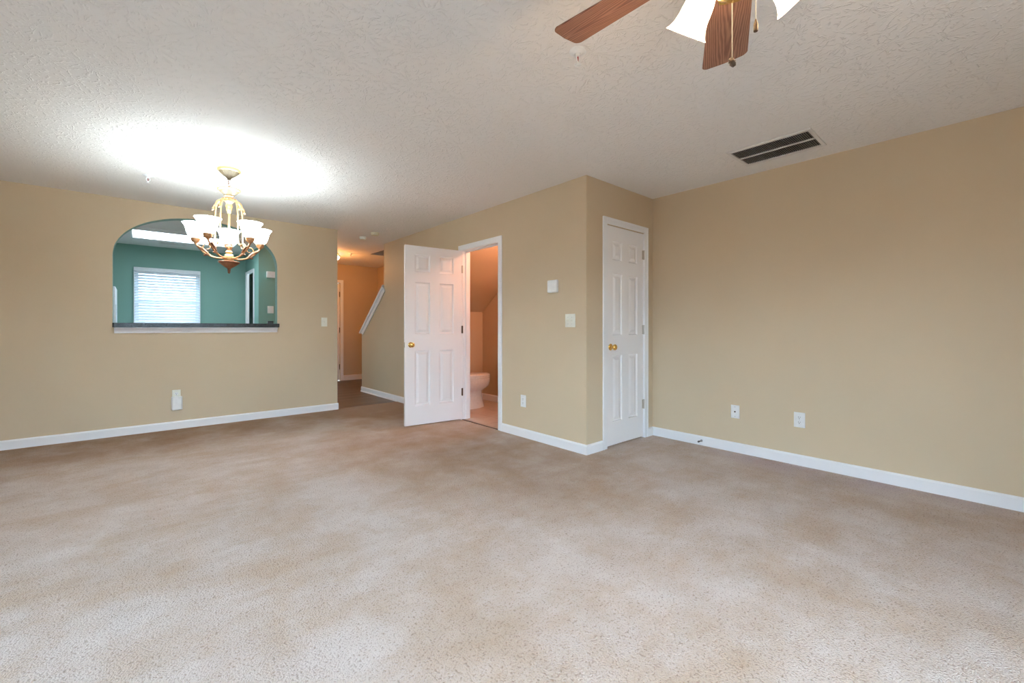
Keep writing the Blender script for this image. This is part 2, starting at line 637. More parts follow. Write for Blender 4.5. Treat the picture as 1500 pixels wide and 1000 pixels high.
wall_y(bm, XL, AX0, YF, YF + T, 0, H)
wall_y(bm, AX1, XE, YF, YF + T, 0, H)
bm.faces.ensure_lookup_table()
bm.faces[6 + 3].material_index = 0          # end face towards the hall
wall_y(bm, AX0, AX1, YF, YF + T, 0, SILL)
NA = 56
acx, arx = (AX0 + AX1) / 2, (AX1 - AX0) / 2
arc = []
for i in range(NA + 1):
    a = PI - PI * i / NA
    c, s = math.cos(a), math.sin(a)
    e = 2 / 2.1
    arc.append((acx + arx * math.copysign(abs(c) ** e, c), AZ + (AT - AZ) * abs(s) ** e))
for (xa, za), (xb, zb) in zip(arc, arc[1:]):
    if xb - xa < 1e-6:
        continue
    pts = [(xa, za), (xb, zb), (xb, H), (xa, H)]
    f = [bm.verts.new((x, YF, z)) for x, z in pts]
    g = [bm.verts.new((x, YF + T, z)) for x, z in pts]
    bm.faces.new(f).material_index = 0
    bm.faces.new(g[::-1]).material_index = 1
    bm.faces.new((f[0], g[0], g[1], f[1])).material_index = 1
    bm.faces.new((f[2], g[2], g[3], f[3])).material_index = 1
struct('wall_far', bm, ['tan', 'green'], 'tan far wall with the arched kitchen pass-through', 'wall')

# ---- left wall, right wall
bm = BM()
box(bm, XL - T, XL, YB - T, W0, 0, H)
box(bm, XL - T, XL, W1, YF + T, 0, H)
box(bm, XL - T, XL, W0, W1, 0, WZ0)
box(bm, XL - T, XL, W0, W1, WZ1, H)
struct('wall_left', bm, 'tan', 'tan wall at the left of the room', 'wall')
bm = BM()
box(bm, XR, XR + T, YB - T, YC + T, 0, H)
box(bm, XR, XR + T, YC + T, 3.4, 0, H)
box(bm, XR, XR + T, 3.4, YK, 0, H)
struct('wall_right', bm, 'tan', 'long tan right wall with two outlets near the baseboard', 'wall')

# ---- wall behind the camera: sliding door and window
bm = BM()
box(bm, XL, SD0, YB - T, YB, 0, H)
box(bm, SD0, SD1, YB - T, YB, 2.06, H)
box(bm, SD1, XR, YB - T, YB, 0, H)
struct('wall_back', bm, 'tan', 'tan wall behind the viewer with the glass door', 'wall')


def glazing(name, loc, rotz, width, h, label, cat):
    t = thing(name, label, cat, loc, rotz, kind='structure')
    w = width / 2
    b1 = BM()
    for (a, b, c, d) in ((-w, -w + .05, 0, h), (w - .05, w, 0, h), (-w + .05, w - .05, 0, .05), (-w + .05, w - .05, h - .05, h), (-.025, .025, .05, h - .05)):
        box(b1, a, b, -.03, .03, c, d)
    obj(name.split('_')[0] + '_frame', b1, 'white', t)
    b2 = BM()
    box(b2, -w + .05, -.025, -.003, .003, .05, h - .05)
    box(b2, .025, w - .05, -.003, .003, .05, h - .05)
    obj('pane', b2, 'glass', t)


glazing('door_4', ((SD0 + SD1) / 2, YB - .06, 0), 0, SD1 - SD0, 2.06, 'sliding glass patio door behind the viewer', 'door')
glazing('window_2', (XL - .06, (W0 + W1) / 2, WZ0), R(90), W1 - W0, WZ1 - WZ0, 'window in the left wall', 'window')

# ---- middle wall (bathroom door) and the stair knee wall that continues it
DY0, DY1, DH = 3.594, 4.304, 2.045        # bathroom door opening
KY0, KY1 = 6.478, 7.372                   # knee wall
KZ0, KZ1 = 1.045, 1.755                   # its wall height at KY1 and KY0
bm = BM()
box(bm, XM, XM + T, YC, DY0, 0, H)
box(bm, XM, XM + T, DY0, DY1, DH, H)
box(bm, XM, XM + T, DY1, KY0, 0, H)
prism(bm, [(KY0, 0), (KY1, 0), (KY1, KZ0), (KY0, KZ1)], 'x', XM, XM + T)
struct('wall_middle', bm, 'tan', 'tan wall with the open bathroom door, ending in a sloped knee wall', 'wall')

# ---- closet wall
CX0, CX1, CH = 3.229, 3.863, 2.058
bm = BM()
box(bm, XM + T, CX0, YC, YC + T, 0, H)
box(bm, CX0, CX1, YC, YC + T, CH, H)
box(bm, CX1, XR, YC, YC + T, 0, H)
struct('wall_closet', bm, 'tan', 'narrow tan return wall around the closed closet door', 'wall')

# ---- bathroom inside: walls and the sloped underside of the stairs
bm = BM()
box(bm, XM + T, XR, 3.38, 3.5, 0, H)
box(bm, XM + T, XR, 5.3, 5.4, 0, 1.35)
prism(bm, [(5.4, 1.275), (5.4, 1.45), (3.83, H), (3.83 + .06, H), (5.3, 1.35)][::-1], 'x', XM + T, XR)
struct('wall_bathroom', bm, 'tan', 'bathroom end wall and sloped ceiling under the stairs', 'wall')

# ---- stairs rising behind the knee wall
bm = BM()
ns = 12
poly = [(7.55, 0)]
for i in range(ns):
    y = 7.55 - i * 0.245
    poly += [(y, (i + 1) * 0.185), (y - 0.245, (i + 1) * 0.185)]
ye = 7.55 - ns * .245
poly += [(ye, ns * .185 - .12)]
poly += [(5.42, 1.40), (5.42, 0)]
prism(bm, poly, 'x', XM + T, XR)
struct('trim_stairs', bm, 'carpet', 'carpeted stairs rising behind the knee wall', 'stairs')

# ---- kitchen and hall walls
KXR, PYF, PX = XE - T, 8.03, 1.49
PD0, PD1 = 8.42, 9.06                     # pantry doorway
KW = (-0.030, 0.795, 1.02, 2.05)          # kitchen window
FDX0, FDX1, FDH = 2.29, 3.20, 2.05        # front door
bm = BM()
box(bm, -1.0 - T, KW[0], YK, YK + T, 0, H)
box(bm, KW[0], KW[1], YK, YK + T, 0, KW[2])
box(bm, KW[0], KW[1], YK, YK + T, KW[3], H)
box(bm, KW[1], XE - .06, YK, YK + T, 0, H)
box(bm, -1.0 - T, -1.0, YF + T, YK, 0, H)
struct('wall_kitchen', bm, 'green', 'green kitchen back wall around the blinds, seen through the arch', 'wall')
bm = BM()
box(bm, PX, PX + .1, PYF, PD0, 0, H)
box(bm, PX, PX + .1, PD0, PD1, DH, H)
box(bm, PX, PX + .1, PD1, YK, 0, H)
box(bm, PX + .1, XE, PYF, PYF + .1, 0, H)
struct('wall_pantry', bm, 'green', 'green pantry corner in the kitchen with a thermostat and a switch', 'wall')
bm = BM()
box(bm, XE - .1, XE, PYF + .1, YK, 0, H)
box(bm, XE - .06, FDX0, YK, YK + T, 0, H)
box(bm, FDX0, FDX1, YK, YK + T, FDH, H)
box(bm, FDX1, XR, YK, YK + T, 0, H)
struct('wall_hall', bm, 'tan', 'hall end wall in warm lamplight beside the front door', 'wall')

# ---- baseboards
BH, BT = 0.087, 0.012


def base_profile(h=BH, t=BT):
    return [(0, 0), (t, 0), (t, h - .014), (t * .45, h - .003), (0, h)]


def base_x(bm, x0, x1, y, sgn, h=BH):
    """runs along x, on a wall at y; sgn = side the board stands on"""
    prism(bm, [(y + sgn * u, v) for u, v in base_profile(h)], 'x', x0, x1)


def base_y(bm, y0, y1, x, sgn, h=BH):
    prism(bm, [(x + sgn * u, v) for u, v in base_profile(h)], 'y', y0, y1)


bm = BM()
base_x(bm, XL, XE + BT, YF, -1)
base_y(bm, YF, YF + T, XE, 1)
struct('baseboard_far', bm, 'white', 'white baseboard along the far wall', 'baseboard')
bm = BM()
base_y(bm, YC - BT, 3.541, XM, -1)
base_y(bm, 4.362, KY1 + BT, XM, -1)
# quarter-round shoe moulding where the floor turns to planks
prism(bm, [(XM - BT - .012, 0.0), (XM - BT, 0.0), (XM - BT, .016), (XM - BT - .006, .013), (XM - BT - .011, .007)], 'y', 5.99, KY1 + BT)
base_x(bm, XM, XM + T, KY1, 1)
struct('baseboard_middle', bm, 'white', 'white baseboard along the bathroom wall and knee wall', 'baseboard')
bm = BM()
base_x(bm, XM, 3.170, YC, -1)
base_x(bm, 3.925, XR, YC, -1)
struct('baseboard_closet', bm, 'white', 'short white baseboard pieces either side of the closet door', 'baseboard')
bm = BM()
base_y(bm, YB, YC, XR, -1)
struct('baseboard_right', bm, 'white', 'white baseboard along the right wall', 'baseboard')
bm = BM()
base_x(bm, FDX1 + .065, XR, YK, -1, .11)
base_y(bm, 7.56, YK, XR, -1, .11)
struct('baseboard_hall', bm, 'white', 'white baseboard under the orange-lit hall wall', 'baseboard')
bm = BM()
base_y(bm, 3.5, 5.3, XR, -1, .10)
base_x(bm, XM + T, XR, 5.3, -1, .10)
struct('baseboard_bathroom', bm, 'white', 'white baseboard behind the toilet', 'baseboard')
bm = BM()
base_y(bm, YB, YF, XL, 1)
struct('baseboard_left', bm, 'white', 'white baseboard along the left wall', 'baseboard')

# ---- casings and jambs
CW, CT = 0.060, 0.016


def casing_profile_y(bm, x0, x1, z, y, sgn=-1):
    """door casing on a wall at y, around x0..x1 up to z"""
    for a, b, c, d in ((x0 - CW, x0, 0, z + CW), (x1, x1 + CW, 0, z + CW), (x0, x1, z, z + CW)):
        box(bm, a, b, min(y, y + sgn * CT * .7), max(y, y + sgn * CT * .7), c, d)
    e = .018
    for a, b, c, d in ((x0 - CW, x0 - CW + e, 0, z + CW), (x1 + CW - e, x1 + CW, 0, z + CW), (x0 - CW + e, x1 + CW - e, z + CW - e, z + CW)):
        ya, yb = y + sgn * CT * .7, y + sgn * CT
        box(bm, a, b, min(ya, yb), max(ya, yb), c, d)


def casing_profile_x(bm, y0, y1, z, x, sgn=-1):
    for a, b, c, d in ((y0 - CW, y0, 0, z + CW), (y1, y1 + CW, 0, z + CW), (y0, y1, z, z + CW)):
        box(bm, min(x, x + sgn * CT * .7), max(x, x + sgn * CT * .7), a, b, c, d)
    e = .018
    for a, b, c, d in ((y0 - CW, y0 - CW + e, 0, z + CW), (y1 + CW - e, y1 + CW, 0, z + CW), (y0 - CW + e, y1 + CW - e, z + CW - e, z + CW)):
        xa, xb = x + sgn * CT * .7, x + sgn * CT
        box(bm, min(xa, xb), max(xa, xb), a, b, c, d)


# bathroom doorway
bm = BM()
casing_profile_x(bm, DY0 + .006, DY1 - .006, DH - .006, XM)
box(bm, XM, XM + T, DY0, DY0 + .012, 0, DH)
box(bm, XM, XM + T, DY1 - .012, DY1, 0, DH)
box(bm, XM, XM + T, DY0 + .012, DY1 - .012, DH - .012, DH)
box(bm, XM + .045, XM + .08, DY0 + .012, DY0 + .022, 0, DH - .012)     # door stop strips
box(bm, XM + .045, XM + .08, DY1 - .022, DY1 - .012, 0, DH - .012)
box(bm, XM + .045, XM + .08, DY0 + .022, DY1 - .022, DH - .022, DH - .012)
tag(obj('trim_1', bm, 'white', bevel=.002), 'white casing and jamb around the bathroom doorway', 'door frame', kind='structure')
# dark threshold strip between carpet and tile
bm = BM()
box(bm, XM - .004, XM + .014, DY0 + .012, DY1 - .012, -.02, .006)
tag(obj('trim_2', bm, 'hinge_dark'), 'dark threshold strip in the bathroom doorway', 'threshold', kind='structure')
# closet doorway
bm = BM()
casing_profile_y(bm, CX0 + .006, CX1 - .006, CH + .004, YC)
box(bm, CX0, CX0 + .006, YC, YC + T, 0, CH)
box(bm, CX1 - .006, CX1, YC, YC + T, 0, CH)
box(bm, CX0 + .006, CX1 - .006, YC + .05, YC + T, CH - .02, CH)
tag(obj('trim_3', bm, 'white', bevel=.002), 'white casing around the closed closet door', 'door frame', kind='structure')
# front door and pantry casings
bm = BM()
casing_profile_y(bm, FDX0, FDX1, FDH, YK)
tag(obj('trim_4', bm, 'white', bevel=.002), 'white casing of the front door in the hall', 'door frame', kind='structure')
bm = BM()
casing_profile_x(bm, PD0, PD1 - .04, DH + .01, PX)
tag(obj('trim_5', bm, 'white', bevel=.002), 'white casing of the pantry door in the kitchen', 'door frame', kind='structure')
# sloped cap on the knee wall
sl = Vector((KY0 - KY1, KZ1 - KZ0)).normalized()
nr = Vector((-sl.y, sl.x))
if nr.y < 0:
    nr = -nr


def slope_pt(y, off):
    z = KZ1 + (y - KY0) * (KZ0 - KZ1) / (KY1 - KY0)
    return (y + nr.x * off, z + nr.y * off)


bm = BM()
ca, cb = KY0 + .002, KY1 + .045
prism(bm, [slope_pt(ca, .0), slope_pt(cb, .0), slope_pt(cb, .022), (ca, slope_pt(ca, .022)[1] + .02)], 'x', XM - .03, XM + T + .03)
prism(bm, [slope_pt(ca, -.085), slope_pt(cb - .06, -.085), slope_pt(cb - .02, 0), slope_pt(ca, 0)], 'x', XM - .016, XM)
prism(bm, [slope_pt(ca, -.018), slope_pt(cb - .03, -.018), slope_pt(cb - .02, 0), slope_pt(ca, 0)], 'x', XM - .026, XM - .016)
tag(obj('trim_6', bm, 'white', bevel=.002), 'sloped white cap rail on the stair knee wall', 'cap rail', kind='structure')


# ================================================================ DOORS
def panel_door(bm, W, Hd, Td, rows, cols):
    """six-panel leaf: x 0..W, y 0..Td, z 0..Hd, raised panels on both faces"""
    xs = sorted({0, W, *[c for p in cols for c in p]})
    zs = sorted({0, Hd, *[c for p in rows for c in p]})
    for yy, sg in ((0.0, 1), (Td, -1)):
        grid = {(x, z): bm.verts.new((x, yy, z)) for x in xs for z in zs}
        for xa, xb in zip(xs, xs[1:]):
            for za, zb in zip(zs, zs[1:]):
                is_panel = (xa, xb) in cols and (za, zb) in rows
                c = [grid[xa, za], grid[xb, za], grid[xb, zb], grid[xa, zb]]
                if not is_panel:
                    bm.faces.new(c)
                    continue
                prev = c
                for ins, dep in ((.007, .011), (.020, .0125), (.046, .003)):
                    q = [bm.verts.new((x, yy + sg * dep, z)) for x, z in ((xa + ins, za + ins), (xb - ins, za + ins), (xb - ins, zb - ins), (xa + ins, zb - ins))]
                    for i in range(4):
                        j = (i + 1) % 4
                        bm.faces.new((prev[i], prev[j], q[j], q[i]))
                    prev = q
                bm.faces.new(prev)
    for x in (0, W):
        v = [bm.verts.new(p) for p in ((x, 0, 0), (x, Td, 0), (x, Td, Hd), (x, 0, Hd))]
        bm.faces.new(v)
    for z in (0, Hd):
        v = [bm.verts.new(p) for p in ((0, 0, z), (W, 0, z), (W, Td, z), (0, Td, z))]
        bm.faces.new(v)


ROWS = [(.215, .838), (1.025, 1.612), (1.730, 1.925)]


def knob_bm(y, sgn):
    bm = BM()
    mt = Matrix.Translation((0, y, 0)) @ Matrix.Rotation(sgn * PI / 2, 4, 'X')
    lathe(bm, [(0, 0), (.030, 0), (.031, .004), (.026, .009), (.014, .012), (.011, .022), (.012, .030), (.021, .036), (.027, .045),
               (.0275, .053), (.023, .061), (.013, .066), (0, .067)], 24, mt)
    return bm


def add_knob(parent, x, z, Td, mat='brass'):
    for y, s in ((0, 1), (Td, -1)):
        k = obj('door_knob', knob_bm(y, s), mat, parent, smooth=50)
        k.location = (x, 0, z)


# bathroom door: open, hinged at the far jamb, its free edge swung into the room
Td = .035
hx, hy = 2.944, 4.292
ang = math.atan2(4.373 - hy, 2.232 - hx)
d1 = thing('door_1', 'white six-panel bathroom door standing open into the room', 'door', (hx, hy, .012), ang, kind='structure')
bm = BM()
DW = .712
panel_door(bm, DW, 2.022, Td, ROWS, [(.113, .297), (.413, .597)])
for v in bm.verts:
    v.co.y -= Td
leaf = obj('door_panel', bm, 'door', d1)
add_knob(d1, DW - .065, .905, 0)
# put the knob on each face
kn = [c for c in d1.children if c.name.startswith('door_knob')]
kn[0].location.y = 0.0
kn[1].location.y = -Td
kn[0].rotation_euler = (0, 0, PI)
kn[1].rotation_euler = (0, 0, PI)
bm = BM()
box(bm, DW, DW + .0015, -Td + .006, -.006, .905 - .028, .905 + .028)
box(bm, DW + .0015, DW + .010, -Td + .011, -.011, .905 - .009, .905 + .009)
obj('latch_plate', bm, 'nickel', d1)
for zz, mm, lab in ((1.80, 'nickel', 'upper hinge in brighter metal standing in for glare'), (1.075, 'hinge_dark', 'dark bronze hinge'), (.325, 'hinge_dark', 'dark bronze hinge')):  # top hinge: its glare is put in as a brighter metal
    bm = BM()
    lathe(bm, [(0, zz - .046), (.0065, zz - .046), (.0065, zz + .046), (0, zz + .046)], 12, Matrix.Translation((-.004, .004, 0)))
    box(bm, -.001, .009, -.0005, .002, zz - .044, zz + .044)
    hg = obj('hinge', bm, mm, d1, smooth=40)
    hg['label'] = lab

# closet door: closed
d2 = thing('door_2', 'white six-panel closet door, closed, near the right wall', 'door', (CX0 + .008, YC + .008, .014), 0, kind='structure')
bm = BM()
CDW = CX1 - CX0 - .016
panel_door(bm, CDW, 2.041, Td, [(.215, .835), (1.025, 1.600), (1.728, 1.905)], [(.102, .252), (.362, .512)])
obj('door_panel', bm, 'door', d2)
bm = knob_bm(0, 1)
k2 = obj('door_knob', bm, 'brass', d2, smooth=50)
k2.location = (.068, 0, .915)
bm = BM()
box(bm, .001, .006, -.0012, .004, .885, .945)
obj('latch_plate', bm, 'nickel', d2)
for zz in (1.828, 1.075, .325):
    bm = BM()
    lathe(bm, [(0, zz - .047), (.007, zz - .047), (.007, zz + .047), (0, zz + .047)], 12, Matrix.Translation((CDW + .002, -.008, 0)))
    box(bm, CDW - .020, CDW + .004, -.003, 0.0, zz - .045, zz + .045)
    obj('hinge', bm, 'nickel', d2, smooth=40)
# black sheet standing in for the shade behind the closet door gaps
bm = BM()
box(bm, CX0 + .01, CX1 - .01, YC + .06, YC + .064, .0, CH - .03)
tag(obj('shade_sheet_1', bm, 'black'), 'black sheet standing in for shade behind the closet door', 'closet interior', kind='structure')

# front door in the hall, seen as a sliver
d3 = thing('door_3', 'front door at the end of the hall, only its hinge edge in view', 'door', (FDX0 + .004, YK + .03, .01), 0, kind='structure')
bm = BM()
panel_door(bm, FDX1 - FDX0 - .008, 2.03, .045, [(.22, .84), (1.03, 1.60), (1.73, 1.92)], [(.12, .39), (.51, .78)])
obj('door_panel', bm, 'door', d3)
for zz in (1.80, 1.05, .28):
    bm = BM()
    lathe(bm, [(0, zz - .055), (.009, zz - .055), (.009, zz + .055), (0, zz + .055)], 12, Matrix.Translation((FDX1 - FDX0 - .010, -.010, 0)))
    obj('hinge', bm, 'hinge_dark', d3, smooth=40)

# pantry door in the kitchen, ajar
d5 = thing('door_5', 'white pantry door ajar at the right of the kitchen, seen through the arch', 'door', (PX + .002, PD1 - .045, .012), R(-90 - 10), kind='structure')
bm = BM()
panel_door(bm, .50, 2.02, Td, [(.215, .838), (1.025, 1.612), (1.730, 1.925)], [(.08, .22), (.29, .42)])
obj('door_panel', bm, 'door', d5)
bm = BM()
box(bm, PX + .101, PX + .104, PD0 - .02, PD1 + .02, 0, DH)  # black sheet in place of the shade inside the pantry
tag(obj('shade_sheet_2', bm, 'black'), 'black sheet standing in for shade behind the ajar pantry door', 'pantry interior', kind='structure')


# ================================================================ PASS-THROUGH COUNTER
OV = .065
bm = BM()
x0, x1 = AX0 - .000, 1.322
prism(bm, [(x0 + .012, YF - OV), (x1 - .006, YF - OV), (x1, YF - OV + .006), (x1, YF - .001), (AX1 - .001, YF - .001), (AX1 - .001, YF + T + .22),
           (AX0 + .001, YF + T + .22), (AX0 + .001, YF - .001), (x0, YF - .001), (x0, YF - OV + .012)], 'z', SILL + .001, SILL + .047)
ctr = tag(obj('countertop', bm, 'granite', bevel=.004), 'dark speckled counter ledge in the arched pass-through', 'countertop')
bm = BM()
prof = [(YF - .001, SILL), (YF - OV + .014, SILL), (YF - OV + .016, SILL - .010), (YF - .028, SILL - .030), (YF - .016, SILL - .050), (YF - .016, SILL - .060), (YF - .001, SILL - .060)]
prism(bm, prof, 'x', AX0 + .012, 1.308)
tag(obj('trim_9', bm, 'white', bevel=.001), 'white cove moulding under the dark pass-through counter', 'moulding', kind='structure')
bm = BM()
box(bm, -.033, .033, -.018, .018, 0, .034)
box(bm, -.026, -.006, -.019, -.018, .008, .028)
box(bm, .006, .026, -.019, -.018, .008, .028)
g = tag(obj('gadget_box', bm, 'dark_plastic', bevel=.003), 'small dark box standing on the right end of the pass-through counter', 'box')
g.location = (1.262, 6.10, SILL + .0472)


# ================================================================ WALL PLATES
def plate_on_y(name, x, z, label, cat, w=.072, h=.116, y=YF, mat='plastic', group=None):
    """face towards -Y"""
    t = thing(name, label, cat, (x, y, z), 0, group)
    return t, w, h


def plate_mesh(w, h, d=.006):
    bm = BM()
    prism(bm, [(-w / 2, 0), (-w / 2, -d * .4), (-w / 2 + .004, -d), (w / 2 - .004, -d), (w / 2, -d * .4), (w / 2, 0)], 'z', -h / 2, h / 2)
    return bm


def toggle_mesh():
    bm = BM()
    box(bm, -.006, .006, -.008, -.0055, -.013, .013)
    prism(bm, [(-.008, -.008), (-.020, .006), (-.020, .012), (-.008, .006)], 'x', -.004, .004)
    return bm


def screws(bm, pts):
    for x, z in pts:
        lathe(bm, [(0, .0066), (.003, .0066), (.003, .005), (0, .005)], 10, Matrix.Translation((x, 0, z)) @ Matrix.Rotation(PI / 2, 4, 'X'))


def receptacle(t):
    for dz in (.020, -.020):
        bm = BM()
        prism(bm, [(-.0165, dz - .008), (-.010, dz - .014), (.010, dz - .014), (.0165, dz - .008), (.0165, dz + .008), (.010, dz + .014), (-.010, dz + .014), (-.0165, dz + .008)], 'y', -.0078, -.005)
        r = obj('receptacle', bm, 'plastic', t)
        bm = BM()
        box(bm, -.0075, -.0050, -.0084, -.0076, dz - .001, dz + .008)
        box(bm, .0050, .0075, -.0084, -.0076, dz - .000, dz + .007)
        box(bm, -.0025, .0025, -.0084, -.0076, dz - .010, dz - .005)
        obj('slots', bm, 'dark_plastic', r)
    bm = BM()
    screws(bm, [(0, 0)])
    obj('screw', bm, 'steel', t)


# light switch on the far wall
t = thing('light_switch', 'ivory single light switch on the far wall near the hall corner', 'light switch', (1.873, YF, 1.185))
obj('switch_plate', plate_mesh(.076, .118), 'almond', t)
obj('toggle', toggle_mesh(), 'almond', t)
# outlet on the far wall with a plug-in device
t = thing('wall_outlet', 'ivory outlet on the far wall with a white device plugged into it', 'outlet', (.317, YF, .368))
obj('faceplate', plate_mesh(.074, .122), 'almond', t)
receptacle(t)
bm = BM()
prism(bm, [(-.048, -.008), (-.048, -.030), (-.038, -.042), (.038, -.042), (.048, -.030), (.048, -.008)], 'z', -.073, .073)
g = thing('plug_in_freshener', 'white plug-in device covering the lower half of the far wall outlet', 'plug-in device', (.321, YF, .285))
obj('housing', bm, 'plastic', g, bevel=.006, bsegs=3)
bm = BM()
box(bm, -.034, .034, -.0432, -.0415, -.055, .045)
obj('front_panel', bm, 'plastic', g, bevel=.0008)

# bathroom wall (faces -X): local -Y turned to -X
RX = R(-90)
t = thing('door_chime', 'white blank box high on the wall right of the bathroom door', 'chime box', (XM, 2.781, 1.497), RX)
bm = BM()
box(bm, -.062, .062, -.030, 0, -.058, .058)
obj('cover', bm, 'plastic', t, bevel=.009, bsegs=4)
bm = BM()
box(bm, -.057, .057, -.004, 0, -.0605, -.058)
obj('back_plate', bm, 'almond', t)
t = thing('double_light_switch', 'ivory double light switch below the blank white box', 'light switch', (XM, 2.578, 1.173), RX)
obj('switch_plate', plate_mesh(.118, .120), 'almond', t)
for dx in (-.023, .023):
    s = obj('toggle', toggle_mesh(), 'almond', t)
    s.location.x = dx
for q in ((-.023, .030), (-.023, -.030), (.023, .030), (.023, -.030)):
    bm = BM()
    screws(bm, [q])
    obj('screw', bm, 'steel', t)
t = thing('wall_outlet', 'white outlet low on the wall just right of the bathroom doorway', 'outlet', (XM, 3.205, .366), RX)
obj('faceplate', plate_mesh(.078, .120), 'plastic', t)
receptacle(t)
# right wall
t = thing('cable_plate', 'white cable plate with one small socket on the right wall', 'wall plate', (XR, 1.577, .360), RX)
obj('faceplate', plate_mesh(.072, .116), 'plastic', t)
bm = BM()
lathe(bm, [(0, .016), (.0045, .016), (.0045, .008), (.007, .008), (.007, .005), (0, .005)], 12, Matrix.Rotation(PI / 2, 4, 'X'))
obj('coax_socket', bm, 'hinge_dark', t, smooth=40)
for q in ((0, .042), (0, -.042)):
    bm = BM()
    screws(bm, [q])
    obj('screw', bm, 'steel', t)
t = thing('wall_outlet', 'white outlet on the right wall, right of the cable plate', 'outlet', (XR, 1.083, .366), RX)
obj('faceplate', plate_mesh(.078, .120), 'plastic', t)
receptacle(t)
# spring door stop
t = thing('door_stop', 'small grey spring door stop sticking out of the right baseboard', 'door stop', (XR - BT, 1.875, .045), RX)
bm = BM()
lathe(bm, [(0, 0), (.011, 0), (.011, .004), (.006, .008), (0, .008)], 14, Matrix.Rotation(PI / 2, 4, 'X'))
obj('base', bm, 'steel', t, smooth=40)
bm = BM()
turns, npt = 12, 12 * 10
tube(bm, [(.0055 * math.cos(2 * PI * i / 10), -.008 - .046 * i / npt, .0055 * math.sin(2 * PI * i / 10)) for i in range(npt + 1)], .0014, 6)
obj('spring', bm, 'steel', t, smooth=60)
bm = BM()
lathe(bm, [(0, .052), (.0075, .052), (.0085, .058), (.0085, .066), (.006, .070), (0, .070)], 14, Matrix.Rotation(PI / 2, 4, 'X'))
obj('rubber_tip', bm, 'rubber', t, smooth=40)


# ================================================================ CEILING FITTINGS
def sprinkler(loc, label, plate_mat='plastic'):
    t = thing('sprinkler_head', label, 'sprinkler', loc, R(20), 'ceiling sprinkler heads')
    bm = BM()
    lathe(bm, [(.016, -.014), (.020, -.012), (.026, -.006), (.040, -.004), (.042, 0), (0, 0)], 32)
    obj('escutcheon', bm, plate_mat, t, smooth=40)
    bm = BM()
    lathe(bm, [(0, -.024), (.010, -.024), (.013, -.020), (.013, 0)], 16)
    for s in (-1, 1):
        tube(bm, smooth_curve([(s * .011, 0, -.022), (s * .015, 0, -.034), (s * .010, 0, -.046), (0, 0, -.054)], 4), .0028, 8)
    lathe(bm, [(0, -.062), (.005, -.062), (.005, -.050), (0, -.050)], 12)
    obj('frame', bm, 'plastic', t, smooth=40)
    bm = BM()
    lathe(bm, [(0, -.048), (.0028, -.047), (.0032, -.036), (.0028, -.025), (0, -.024)], 10)
    obj('glass_bulb', bm, 'red', t, smooth=60)
    bm = BM()
    for i in range(12):
        a0, a1 = 2 * PI * (i - .3) / 12, 2 * PI * (i + .3) / 12
        prism(bm, [(.004 * math.cos(a0), .004 * math.sin(a0)), (.017 * math.cos(a0), .017 * math.sin(a0)), (.017 * math.cos(a1), .017 * math.sin(a1)), (.004 * math.cos(a1), .004 * math.sin(a1))], 'z', -.0645, -.0630)
    lathe(bm, [(0, -.0665), (.005, -.0665), (.008, -.0645), (.008, -.0625), (0, -.0625)], 16)
    obj('deflector', bm, 'plastic', t)
    return t


sprinkler((1.601, 1.352, H), 'white sprinkler head on the ceiling just beyond the fan blade tip')
sprinkler((.067, 4.924, H), 'sprinkler head on the ceiling left of the chandelier')
sprinkler((2.873, 7.684, H), 'sprinkler head on the hall ceiling by the stair opening')

for x, y, r, lab, mat in ((2.487, 6.183, .046, 'smaller whitish smoke detector on the ceiling, nearer the hall', 'almond'),
                          (2.510, 5.803, .055, 'larger yellowed smoke detector on the ceiling at the mouth of the hall', 'yellowed')):
    t = thing('smoke_detector', lab, 'smoke detector', (x, y, H), 0, 'smoke detectors')
    bm = BM()
    lathe(bm, [(0, -.006), (r * 1.06, -.006), (r * 1.06, 0), (0, 0)], 32)
    obj('base_ring', bm, mat, t, smooth=40)
    bm = BM()
    lathe(bm, [(0, -.040), (r * .45, -.040), (r * .86, -.036), (r * .97, -.028), (r, -.006), (0, -.006)], 32)
    obj('cover', bm, mat, t, smooth=35)

# return air vent
VX0, VX1, VY0, VY1 = 3.372, 3.772, .845, 1.392
t = thing('return_air_vent', 'rectangular return air vent with black gaps on the ceiling by the right wall', 'vent', ((VX0 + VX1) / 2, (VY0 + VY1) / 2, H))
vw, vl = (VX1 - VX0) / 2, (VY1 - VY0) / 2
iw, il = vw - .034, vl - .026
bm = BM()
for a, b, c, d in ((-vw, -iw, -vl, vl), (iw, vw, -vl, vl), (-iw, iw, -vl, -il), (-iw, iw, il, vl)):
    box(bm, a, b, c, d, -.010, 0)
obj('frame', bm, 'vent', t, bevel=.004)
bm = BM()
box(bm, -iw, iw, -il, il, -.0012, -.0002)
obj('backing', bm, 'black', t)  # black sheet painted in for the shade up the duct
bm = BM()
box(bm, -.006, .006, -il, il, -.011, -.0012)
obj('centre_bar', bm, 'vent', t)
bm = BM()
nl = 40
for i in range(nl):
    y = -il + (i + .5) * 2 * il / nl
    for a, b in ((-iw, -.006), (.006, iw)):
        prism(bm, [(y - .0014, -.0085), (y - .0002, -.0085), (y + .0014, -.0022), (y + .0002, -.0022)], 'x', a, b)
obj('louvers', bm, 'louver', t)

